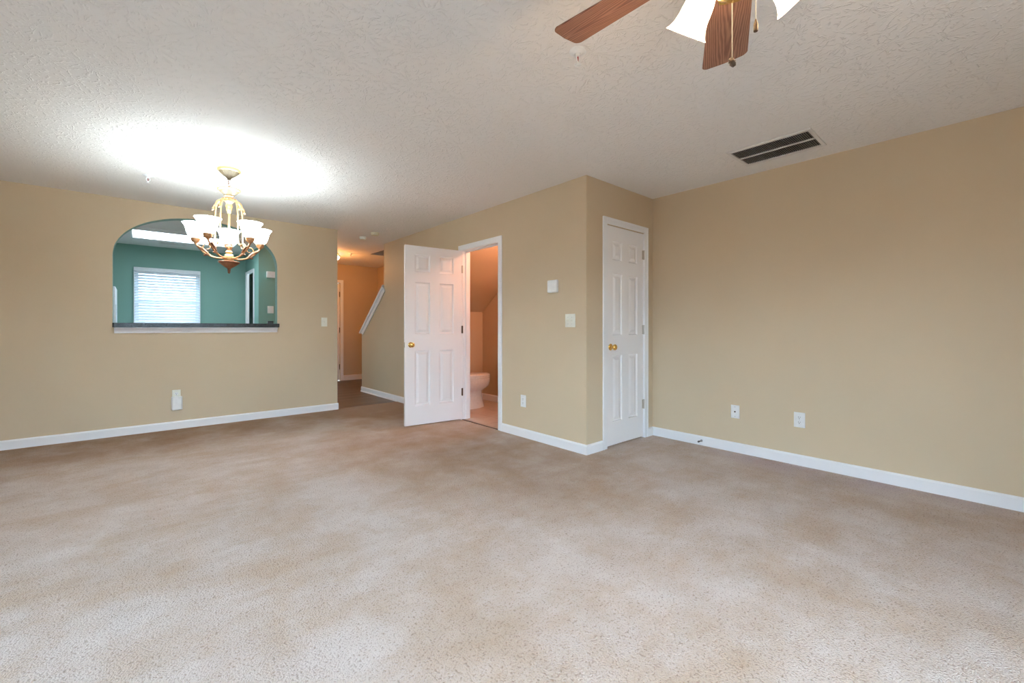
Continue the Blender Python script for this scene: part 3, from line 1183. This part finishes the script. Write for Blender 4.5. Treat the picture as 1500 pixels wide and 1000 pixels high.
# kitchen ceiling: fluorescent box and register
t = thing('fluorescent_light', 'bright fluorescent ceiling light box in the kitchen, through the arch', 'ceiling light', (.54, 7.80, H))
lx, ly = .62, .345
bm = BM()
for a, b, c, d in ((-lx, -lx + .025, -ly, ly), (lx - .025, lx, -ly, ly), (-lx + .025, lx - .025, -ly, -ly + .025), (-lx + .025, lx - .025, ly - .025, ly)):
    box(bm, a, b, c, d, -.05, 0)
obj('frame', bm, 'white', t, bevel=.003)
bm = BM()
box(bm, -lx + .025, lx - .025, -ly + .025, ly - .025, -.040, -.030)
obj('diffuser', bm, 'diffuser', t)
t = thing('ceiling_register', 'small slotted air register on the kitchen ceiling', 'vent', (.41, 8.66, H))
bm = BM()
for a, b, c, d in ((-.17, -.145, -.08, .08), (.145, .17, -.08, .08), (-.145, .145, -.08, -.05), (-.145, .145, .05, .08)):
    box(bm, a, b, c, d, -.008, 0)
obj('frame', bm, 'vent', t)
bm = BM()
box(bm, -.145, .145, -.05, .05, -.002, -.0005)
obj('backing', bm, 'black', t)  # shade inside the register, put in as a black sheet
bm = BM()
for i in range(5):
    box(bm, -.145, .145, -.05 + i * .022, -.05 + i * .022 + .006, -.007, -.002)
obj('louvers', bm, 'vent', t)

# hall ceiling light
HL = (2.595, 7.90)
t = thing('hall_ceiling_light', 'glowing flush ceiling light in the hall, half hidden by the far wall', 'ceiling light', (HL[0], HL[1], H))
bm = BM()
lathe(bm, [(0, -.03), (.12, -.03), (.135, -.018), (.135, 0), (0, 0)], 32)
obj('canopy', bm, 'brass', t, smooth=40)
bm = BM()
lathe(bm, [(.0, -.155), (.05, -.150), (.10, -.130), (.140, -.095), (.152, -.060), (.156, -.055)], 32)
obj('glass_bowl', bm, 'hall_glass', t, smooth=60)
for k in range(3):
    bm = BM()
    a = R(-40 + 120 * k)
    c = Vector((.160 * math.cos(a), .160 * math.sin(a), -.052))
    ball(bm, c, .011)
    tube(bm, [(.12 * math.cos(a), .12 * math.sin(a), -.02), (.150 * math.cos(a), .150 * math.sin(a), -.03), tuple(c)], .003, 6)
    obj('thumbscrew', bm, 'hinge_dark', t, smooth=50)
point('hall_lamp', (HL[0], HL[1], H - .20), 28, WARM, .05)

# bathroom ceiling lamp, just inside the doorway head
t = thing('bathroom_ceiling_light', 'ceiling lamp inside the bathroom, out of view above the doorway', 'ceiling light', (3.55, 3.66, H))
bm = BM()
lathe(bm, [(0, -.07), (.06, -.064), (.10, -.04), (.115, 0), (0, 0)], 24)
obj('glass_bowl', bm, 'hall_glass', t, smooth=50)
point('bathroom_lamp', (3.55, 3.68, H - .17), 26, PINKISH, .05)


# ================================================================ KITCHEN THINGS
# window with blind
t = thing('window_1', 'kitchen window behind the white blind', 'window', (0, YK, 0), kind='structure')
bm = BM()
x0, x1, z0, z1 = KW
for a, b, c, d in ((x0, x0 + .04, z0, z1), (x1 - .04, x1, z0, z1), (x0 + .04, x1 - .04, z0, z0 + .04), (x0 + .04, x1 - .04, z1 - .04, z1), (x0 + .04, x1 - .04, 1.53, 1.57)):
    box(bm, a, b, .055, .105, c, d)
obj('window_frame', bm, 'white', t)
bm = BM()
box(bm, x0 + .04, x1 - .04, .078, .082, z0 + .04, z1 - .04)
obj('pane', bm, 'glass', t)
bx0, bx1, bz1 = -.052, .812, 2.080
t = thing('window_blind', 'white slatted blind over the kitchen window, seen through the arch', 'blind', ((bx0 + bx1) / 2, YK, bz1))
bw = (bx1 - bx0) / 2
bm = BM()
box(bm, -bw, bw, -.060, -.001, -.062, 0)
obj('headrail', bm, 'slat', t, bevel=.004)
for k in range(24):
    bm = BM()
    zc = -.085 - k * .0440
    a = R(52)
    pts = []
    for s in (-1, 0, 1):
        u = s * .025
        pts.append((-.032 + u * math.cos(a), zc + u * math.sin(a) + (.002 if s == 0 else 0)))
    lo = [(y, z) for y, z in pts]
    hi = [(y - .0025 * math.sin(a), z + .0025 * math.cos(a)) for y, z in pts]
    prism(bm, lo + hi[::-1], 'x', -bw + .012, bw - .012)
    obj('slat', bm, 'slat', t)
bm = BM()
box(bm, -bw + .012, bw - .012, -.050, -.012, -.085 - 24 * .044, -.085 - 24 * .044 + .022)
obj('bottom_rail', bm, 'slat', t)
for dx in (-bw + .13, bw - .13):
    bm = BM()
    box(bm, dx - .0012, dx + .0012, -.0585, -.0570, -.085 - 24 * .044 + .01, -.062)
    obj('ladder_cord', bm, 'plastic', t)
for dx in (-bw, bw - .012):
    bm = BM()
    box(bm, dx, dx + .012, -.045, -.001, -.085 - 24 * .044, -.062)
    obj('side_channel', bm, 'white', t)

# refrigerator against the left kitchen wall, doors towards +X
t = thing('refrigerator', 'white refrigerator edge at the left side of the arch', 'refrigerator', (-.62, 8.33, 0))
bm = BM()
box(bm, -.34, .325, -.36, .36, .02, 1.67)
obj('body', bm, 'enamel', t, bevel=.008)
for z0, z1, nm in ((.10, 1.13, 'fridge_door'), (1.145, 1.675, 'freezer_door')):
    bm = BM()
    box(bm, .327, .387, -.358, .358, z0, z1)
    dd = obj(nm, bm, 'enamel', t, bevel=.004)
    bm = BM()
    zc = (z1 - .30, z1 - .03) if nm == 'fridge_door' else (z0 + .03, z0 + .28)
    box(bm, .387, .396, -.345, -.325, zc[0], zc[1])
    obj('handle', bm, 'enamel', dd, smooth=40)

# devices on the pantry front
t = thing('kitchen_thermostat', 'white box high on the green pantry wall in the kitchen', 'thermostat', (1.664, PYF, 1.990))
bm = BM()
box(bm, -.062, .062, -.045, 0, -.052, .052)
obj('cover', bm, 'plastic', t, bevel=.004)
bm = BM()
for i in range(5):
    box(bm, -.045, .045, -.046, -.0445, -.035 + i * .016, -.030 + i * .016)
obj('grille', bm, 'vent', t)
t = thing('kitchen_switch', 'white switch plate on the green pantry wall above the counter', 'light switch', (1.665, PYF, 1.410))
obj('switch_plate', plate_mesh(.090, .120), 'plastic', t)
s = obj('toggle', toggle_mesh(), 'plastic', t)
s.location.x = .012

# ================================================================ TOILET
t = thing('toilet', 'white toilet seen side-on through the bathroom doorway, lid down', 'toilet', (XM + T + .006, 4.86, .004), R(90))


def ell_loft(bm, rings, segs=36, cap_top=True, cap_bot=True):
    """rings: (z, cy, rx, ry, front sharpness)"""
    prev = None
    first = None
    for z, cy, rx, ry in rings:
        ring = []
        for i in range(segs):
            a = 2 * PI * i / segs
            ring.append(bm.verts.new((rx * math.cos(a), cy + ry * math.sin(a), z)))
        if prev:
            for i in range(segs):
                j = (i + 1) % segs
                bm.faces.new((prev[i], prev[j], ring[j], ring[i]))
        else:
            first = ring
        prev = ring
    if cap_bot:
        bm.faces.new(first[::-1])
    if cap_top:
        bm.faces.new(prev)


bm = BM()
ell_loft(bm, [(0, -.375, .120, .252), (.02, -.375, .118, .250), (.06, -.370, .112, .240), (.15, -.362, .108, .226), (.225, -.360, .112, .222), (.250, -.385, .132, .245),
              (.275, -.410, .152, .262), (.305, -.425, .170, .275), (.340, -.430, .182, .278), (.360, -.430, .186, .280), (.405, -.430, .188, .280), (.412, -.430, .180, .272)])
obj('bowl', bm, 'porcelain', t, smooth=50)
bm = BM()
ell_loft(bm, [(.413, -.430, .184, .274), (.416, -.430, .189, .281), (.430, -.430, .189, .281), (.434, -.430, .185, .276)])
obj('seat', bm, 'porcelain', t, smooth=50)
bm = BM()
ell_loft(bm, [(.435, -.428, .186, .277), (.438, -.428, .190, .282), (.456, -.428, .189, .280), (.466, -.428, .166, .252), (.470, -.428, .10, .16)])
obj('lid', bm, 'porcelain', t, smooth=50)
bm = BM()
box(bm, -.215, .215, -.205, -.010, .395, .735)
tk = obj('tank', bm, 'porcelain', t, bevel=.02, bsegs=4)
bm = BM()
box(bm, -.225, .225, -.215, -.005, .737, .770)
obj('tank_lid', bm, 'porcelain', t, bevel=.008, bsegs=3)
bm = BM()
tube(bm, [(-.17, -.206, .665), (-.17, -.222, .665), (-.10, -.226, .655)], .006, 8)
obj('flush_handle', bm, 'nickel', t, smooth=40)
bm = BM()
box(bm, -.10, .10, -.24, -.02, .25, .394)
obj('tank_support', bm, 'porcelain', t, bevel=.02, bsegs=3)


# ================================================================ CHANDELIER
CXY = (.578, 4.286)
ch = thing('chandelier', 'brass and bronze five-arm chandelier with white glass shades, lit', 'chandelier', (CXY[0], CXY[1], H), R(83.24))
ZB = 2.44       # heights below are written as room heights


def zz(z):
    return z - ZB


def prof(pts):
    return [(r, zz(z)) for r, z in pts]


bm = BM()
lathe(bm, prof([(0, 2.350), (.012, 2.352), (.016, 2.362), (.024, 2.370), (.045, 2.385), (.066, 2.405), (.076, 2.418)]), 80, mi=0, flute=20, fdepth=.10, frange=(zz(2.372), zz(2.41)))
cn = obj('canopy', bm, 'cream', ch, smooth=50)
bm = BM()
lathe(bm, prof([(.072, 2.415), (.084, 2.420), (.087, 2.428), (.084, 2.4395), (0, 2.4395)]), 48)
obj('rim', bm, 'gold', cn, smooth=50)
# chain of open links
bm = BM()
zc = 2.345
for i in range(5):
    c = zz(zc - i * .0185)
    pts = []
    for k in range(16):
        a = 2 * PI * k / 16
        u, w = .0085 * math.cos(a), .0145 * math.sin(a)
        off = .003 * math.sin(i * 2.1)
        pts.append((u if i % 2 else off, off if i % 2 else u, c + w))
    tube(bm, pts, .0020, 6, closed=True)
obj('chain', bm, 'bronze', ch, smooth=60)
bm = BM()
tube(bm, smooth_curve([(0.004, .002, zz(2.352)), (.014, .008, zz(2.325)), (.006, -.010, zz(2.30)), (-.034, -.018, zz(2.275)), (-.03, -.01, zz(2.262))], 6), .0022, 6)
obj('cord', bm, 'nickel', ch, smooth=60)
bm = BM()
lathe(bm, prof([(0, 2.215), (.032, 2.216), (.040, 2.224), (.060, 2.240), (.074, 2.256), (.070, 2.262), (0, 2.258)]), 48)
ud = obj('upper_dish', bm, 'cream', ch, smooth=50)
bm = BM()
lathe(bm, prof([(.072, 2.254), (.083, 2.260), (.086, 2.267), (.082, 2.271), (.070, 2.264)]), 48)
obj('rim', bm, 'gold', ud, smooth=50)
bm = BM()
lathe(bm, prof([(0, 2.150), (.022, 2.150), (.026, 2.158), (.036, 2.166), (.038, 2.180), (.032, 2.190), (.030, 2.203), (.038, 2.212), (.034, 2.217), (0, 2.217)]), 36)
obj('hub', bm, 'copper', ch, smooth=45)
bm = BM()
lathe(bm, prof([(0, 2.072), (.012, 2.072), (.016, 2.085), (.022, 2.098), (.020, 2.108), (.024, 2.118), (.027, 2.132), (.020, 2.146), (.022, 2.151), (0, 2.151)]), 32)
obj('top_knop', bm, 'gold', ch, smooth=45)
bm = BM()
lathe(bm, prof([(0, 1.742), (.0085, 1.742), (.0085, 2.074), (0, 2.074)]), 16)
obj('centre_rod', bm, 'gold', ch, smooth=45)
bm = BM()
lathe(bm, prof([(0, 1.728), (.017, 1.730), (.027, 1.742), (.022, 1.752), (.014, 1.760), (.020, 1.772), (.026, 1.784), (.024, 1.792), (.012, 1.798), (0, 1.798)]), 32)
obj('vase_knop', bm, 'copper', ch, smooth=45)
bm = BM()
lathe(bm, prof([(0, 1.672), (.030, 1.672), (.036, 1.680), (.036, 1.705), (.034, 1.712), (.032, 1.720), (.020, 1.729), (0, 1.731)]), 36)
obj('arm_hub', bm, 'gold', ch, smooth=45)
bm = BM()
lathe(bm, prof([(0, 1.604), (.014, 1.606), (.030, 1.618), (.055, 1.636), (.074, 1.652), (.079, 1.658), (.074, 1.663), (.045, 1.668), (.034, 1.674), (0, 1.674)]), 80, flute=20, fdepth=.10, frange=(zz(1.612), zz(1.65)))
bo = obj('bottom_bowl', bm, 'bronze', ch, smooth=45)
bm = BM()
lathe(bm, prof([(0, 1.562), (.006, 1.566), (.011, 1.576), (.008, 1.584), (.013, 1.590), (.010, 1.598), (.015, 1.605), (0, 1.606)]), 24)
obj('finial', bm, 'bronze', bo, smooth=45)
AR = .2416
shade_objs = []
for k in range(5):
    rot = Matrix.Rotation(R(72 + 72 * k), 3, 'Z')

    def P(r, z, s=0.0):
        return rot @ Vector((r, s, zz(z)))
    # curved support rod from the hub down to the arm
    bm = BM()
    tube(bm, smooth_curve([P(.028, 2.178), P(.052, 2.180), (P(.080, 2.158)), P(.094, 2.115), P(.100, 2.05), P(.102, 1.95), P(.102, 1.86), P(.108, 1.815), P(.124, 1.795), P(.142, 1.800)], 6), .0058, 8)
    sr = obj('support_rod', bm, 'gold', ch, smooth=60)
    bm = BM()
    # small leaf ornament at the shoulder of the rod
    for s, (ra, za, rb, zb) in ((1, (.062, 2.182, .098, 2.140)), (-1, (.095, 2.135, .116, 2.095))):
        tube(bm, smooth_curve([P(ra, za), P((ra + rb) / 2 + .006, (za + zb) / 2 + .006), P(rb, zb), P(rb + .012, zb - .006)], 4), [.003] + [.007] * 4 + [.008] * 4 + [.005] * 3 + [.001], 6)
    obj('leaf', bm, 'copper', sr, smooth=60)
    # arm
    bm = BM()
    tube(bm, smooth_curve([P(.030, 1.694), P(.070, 1.690), P(.120, 1.700), P(.165, 1.722), P(.205, 1.757), P(.232, 1.790), P(AR, 1.806)], 6), .0072, 10)
    arm = obj('arm', bm, 'copper', ch, smooth=60)
    bm = BM()
    sp = []
    for i in range(20):
        tt = i / 19
        a = R(-100) + R(400) * tt
        rr = .040 * (1 - .68 * tt)
        sp.append(P(.158 + rr * math.cos(a) * .95, 1.776 + rr * math.sin(a)))
    tube(bm, sp, [.0050 * (1 - .4 * i / 19) for i in range(20)], 8)
    obj('scroll', bm, 'copper', arm, smooth=60)
    bm = BM()
    for (r0, z0, r1, z1, s) in ((.150, 1.722, .214, 1.778, .006), (.150, 1.722, .210, 1.772, -.006), (.135, 1.712, .176, 1.712, 0)):
        tube(bm, smooth_curve([P(r0, z0, s * .5), P((r0 + r1) / 2, (z0 + z1) / 2 + .006, s), P(r1, z1, s * 1.6), P(r1 + .006, z1 + .006, s * 2.2)], 4), [.004] + [.0085] * 3 + [.0095] * 4 + [.007] * 4 + [.001], 6)
    obj('leaf', bm, 'bronze', arm, smooth=60)
    bm = BM()
    lathe(bm, prof([(0, 1.800), (.009, 1.800), (.012, 1.808), (.024, 1.816), (.031, 1.828), (.032, 1.838), (.034, 1.842), (.034, 1.848), (.030, 1.849), (.012, 1.846), (0, 1.846)]), 28,
          Matrix.Translation(rot @ Vector((AR, 0, 0))))
    obj('shade_cup', bm, 'copper', arm, smooth=45)
    # bell shade, open at the top
    bm = BM()
    outer = [(.027, 1.847), (.034, 1.850), (.046, 1.862), (.056, 1.880), (.063, 1.902), (.068, 1.925), (.074, 1.945), (.084, 1.962), (.092, 1.970)]
    inner = [(r - .0035, z + .0015) for r, z in outer][::-1]
    lathe(bm, prof(outer + inner), 40, Matrix.Translation(rot @ Vector((AR, 0, 0))))
    sh = obj('glass_shade', bm, 'shade_cool', ch, smooth=60)
    bm = BM()
    ball(bm, rot @ Vector((AR, 0, zz(1.908))), .020, 14, 10, 1.5)
    lathe(bm, prof([(.010, 1.847), (.012, 1.872), (.011, 1.882)]), 12, Matrix.Translation(rot @ Vector((AR, 0, 0))))
    obj('light_bulb', bm, 'bulb_cool', sh, smooth=60)
    w = Matrix.Rotation(R(83.24), 3, 'Z') @ rot @ Vector((AR, 0, 0))
    point('chandelier_lamp', (CXY[0] + w.x, CXY[1] + w.y, 1.958), 4.5, (.78, .94, 1.0), .03)


# ================================================================ CEILING FAN
FX, FY, FZ = 1.2661, .4931, 2.21
fan = thing('ceiling_fan', 'brown-bladed ceiling fan with three lit glass shades at the top of the view', 'ceiling fan', (FX, FY, H))


def fz(z):
    return z - H


def fprof(pts):
    return [(r, fz(z)) for r, z in pts]


bm = BM()
lathe(bm, fprof([(0, 2.385), (.030, 2.385), (.055, 2.400), (.070, 2.425), (.072, 2.4395), (0, 2.4395)]), 40)
obj('canopy', bm, 'brass', fan, smooth=45)
bm = BM()
lathe(bm, fprof([(0, 2.31), (.011, 2.31), (.011, 2.387), (0, 2.387)]), 20)
obj('downrod', bm, 'brass', fan, smooth=45)
bm = BM()
lathe(bm, fprof([(0, 2.175), (.085, 2.178), (.105, 2.190), (.118, 2.215), (.118, 2.265), (.105, 2.290), (.075, 2.306), (.02, 2.313), (0, 2.313)]), 48)
obj('motor_housing', bm, 'brass', fan, smooth=40)
bm = BM()
lathe(bm, fprof([(0, 2.040), (.030, 2.041), (.052, 2.055), (.060, 2.080), (.058, 2.110), (.045, 2.130), (.048, 2.160), (.062, 2.176), (0, 2.176)]), 40)
kit = obj('light_kit', bm, 'brass', fan, smooth=40)
# blades
FR, FW, FP, FT, FD = .5775, .1684, -.1884, .3578, .0533
for k in range(5):
    th = 1.705 - k * 2 * PI / 5
    ur = Vector((math.cos(th), math.sin(th), 0))
    un = Vector((-ur.y, ur.x, 0))
    bl = bpy.data.objects.new('blade_tmp', None)
    # outline in (r, s): root to rounded tip
    def half(r):
        return FW / 2 * (1 - FT * (FR - r) / FR)
    r0 = .185
    out = []
    cr = .026
    out += [(r0, -half(r0) * .80), (r0 + .02, -half(r0 + .02))]
    for i in range(1, 9):
        r = r0 + .02 + (FR - cr - r0 - .02) * i / 8
        out.append((r, -half(r)))
    hw = half(FR)
    for i in range(1, 7):
        a = R(-90 + 90 * i / 6)
        out.append((FR - cr * 1.0 + cr * math.cos(a), -hw + cr + cr * math.sin(a)))
    out.append((FR + .004, 0))
    for i in range(0, 6):
        a = R(90 * i / 6)
        out.append((FR - cr * 1.0 + cr * math.cos(a), hw - cr + cr * math.sin(a)))
    for i in range(8, 0, -1):
        r = r0 + .02 + (FR - cr - r0 - .02) * i / 8
        out.append((r, half(r)))
    out += [(r0 + .02, half(r0 + .02)), (r0, half(r0) * .80)]
    bm = BM()
    lo, hi = [], []
    for r, s in out:
        lo.append(bm.verts.new((r, s * math.cos(FP), s * math.sin(FP) - FD * r - .003)))
        hi.append(bm.verts.new((r, s * math.cos(FP), s * math.sin(FP) - FD * r + .003)))
    bm.faces.new(lo)
    bm.faces.new(hi[::-1])
    n = len(lo)
    for i in range(n):
        j = (i + 1) % n
        bm.faces.new((lo[i], hi[i], hi[j], lo[j]))
    bpy.data.objects.remove(bl)
    b = obj('blade', bm, 'blade', fan, bevel=.002)
    b.location = (0, 0, fz(FZ))
    b.rotation_euler = (0, 0, th)
    bm = BM()
    zt = -FD * .2
    pts2 = [(.075, -.022), (.12, -.016), (.16, -.030), (.20, -.042), (.235, -.034), (.250, 0), (.235, .034), (.20, .042), (.16, .030), (.12, .016), (.075, .022)]
    lo = [bm.verts.new((r, s * math.cos(FP), s * math.sin(FP) - FD * r - .0085)) for r, s in pts2]
    hi = [bm.verts.new((r, s * math.cos(FP), s * math.sin(FP) - FD * r - .0040)) for r, s in pts2]
    bm.faces.new(lo)
    bm.faces.new(hi[::-1])
    for i in range(len(lo)):
        j = (i + 1) % len(lo)
        bm.faces.new((lo[i], hi[i], hi[j], lo[j]))
    for r, s in ((.195, -.024), (.195, .024), (.232, 0)):
        ball(bm, (r, s * math.cos(FP), s * math.sin(FP) - FD * r - .009), .005, 10, 6)
    obj('blade_iron', bm, 'brass', b, bevel=.0015)
# shades: three bells tilted outward
SB = R(48)
for k, camang in enumerate((114.9, 1.2, -122)):
    # angle measured from the camera's right-hand direction, counter-clockwise seen from above
    a = R(camang) - YAW
    hd = Vector((math.cos(a), math.sin(a), 0))
    ax = (hd * math.cos(SB) + Vector((0, 0, -1)) * math.sin(SB)).normalized()
    rimc = hd * .1814 + Vector((0, 0, fz(2.0393)))
    L = .125
    start = rimc - ax * L
    q = ax.to_track_quat('Z', 'Y').to_matrix().to_4x4()
    mt = Matrix.Translation(start) @ q
    bm = BM()
    tube(bm, smooth_curve([(hd * .045 + Vector((0, 0, fz(2.095)))), start - ax * .035 + Vector((0, 0, .004)), start - ax * .005], 5), .008, 10)
    lathe(bm, [(0, -.022), (.014, -.022), (.022, -.012), (.025, .004), (.024, .010), (0, .010)], 24, mt)
    obj('lamp_arm', bm, 'brass', kit, smooth=45)
    bm = BM()
    outer = [(.0225, 0.0), (.030, .006), (.037, .018), (.0425, .038), (.045, .060), (.0465, .080), (.051, .100), (.059, .116), (.0668, L)]
    inner = [(r - .003, z) for r, z in outer][::-1]
    lathe(bm, outer + inner, 36, mt)
    sh = obj('glass_shade', bm, 'shade_warm', fan, smooth=60)
    bm = BM()
    ball(bm, mt @ Vector((0, 0, .058)), .022, 14, 10, 1.2)
    obj('light_bulb', bm, 'bulb_warm', sh, smooth=60)
    wl = mt @ Vector((0, 0, .112))
    point('fan_lamp', (FX + wl.x, FY + wl.y, H + wl.z), 10.0, (1.0, .66, .36), .03)
# pull chains


def cam_xy(px, d):
    l = (px - 750) / 628.429 * d
    return (l * math.cos(YAW) + d * math.sin(YAW) - FX, -l * math.sin(YAW) + d * math.cos(YAW) - FY)


for (cx_, d, ztop, zend, kind) in ((1072.5, 1.25, 2.075, 1.892, 'disc'), (1107, 1.18, 2.10, 1.952, 'bell')):
    x, y = cam_xy(cx_, d)
    bm = BM()
    z = ztop
    while z > zend:
        ball(bm, (x, y, fz(z)), .0017, 8, 5)
        z -= .0038
    tube(bm, [(x, y, fz(ztop)), (x, y, fz(zend))], .0006, 5)
    hxy = Vector((x, y)).normalized() * .042
    tube(bm, [(hxy.x, hxy.y, fz(ztop + .006)), (x, y, fz(ztop + .004)), (x, y, fz(ztop - .004))], .003, 8)
    pc = obj('pull_chain', bm, 'nickel', fan, smooth=60)
    bm = BM()
    if kind == 'disc':
        mt = Matrix.Translation((x, y, fz(zend - .012))) @ Matrix.Rotation(R(20), 4, 'Z') @ Matrix.Rotation(R(62), 4, 'X')
        lathe(bm, [(0, -.006), (.010, -.006), (.0135, -.004), (.0135, .004), (.010, .006), (0, .006)], 24, mt)
        for i in range(5):
            a = 2 * PI * i / 5
            ball(bm, mt @ Vector((.006 * math.cos(a), .006 * math.sin(a), .006)), .0022, 8, 5)
            ball(bm, mt @ Vector((.006 * math.cos(a), .006 * math.sin(a), -.006)), .0022, 8, 5)
        obj('medallion', bm, 'hinge_dark', pc, smooth=45)
    else:
        lathe(bm, [(0, .004), (.0022, .003), (.003, -.003), (.0055, -.010), (.006, -.026), (.0055, -.030), (0, -.030)], 16, Matrix.Translation((x, y, fz(zend))))
        obj('bell_pull', bm, 'hinge_dark', pc, smooth=45)
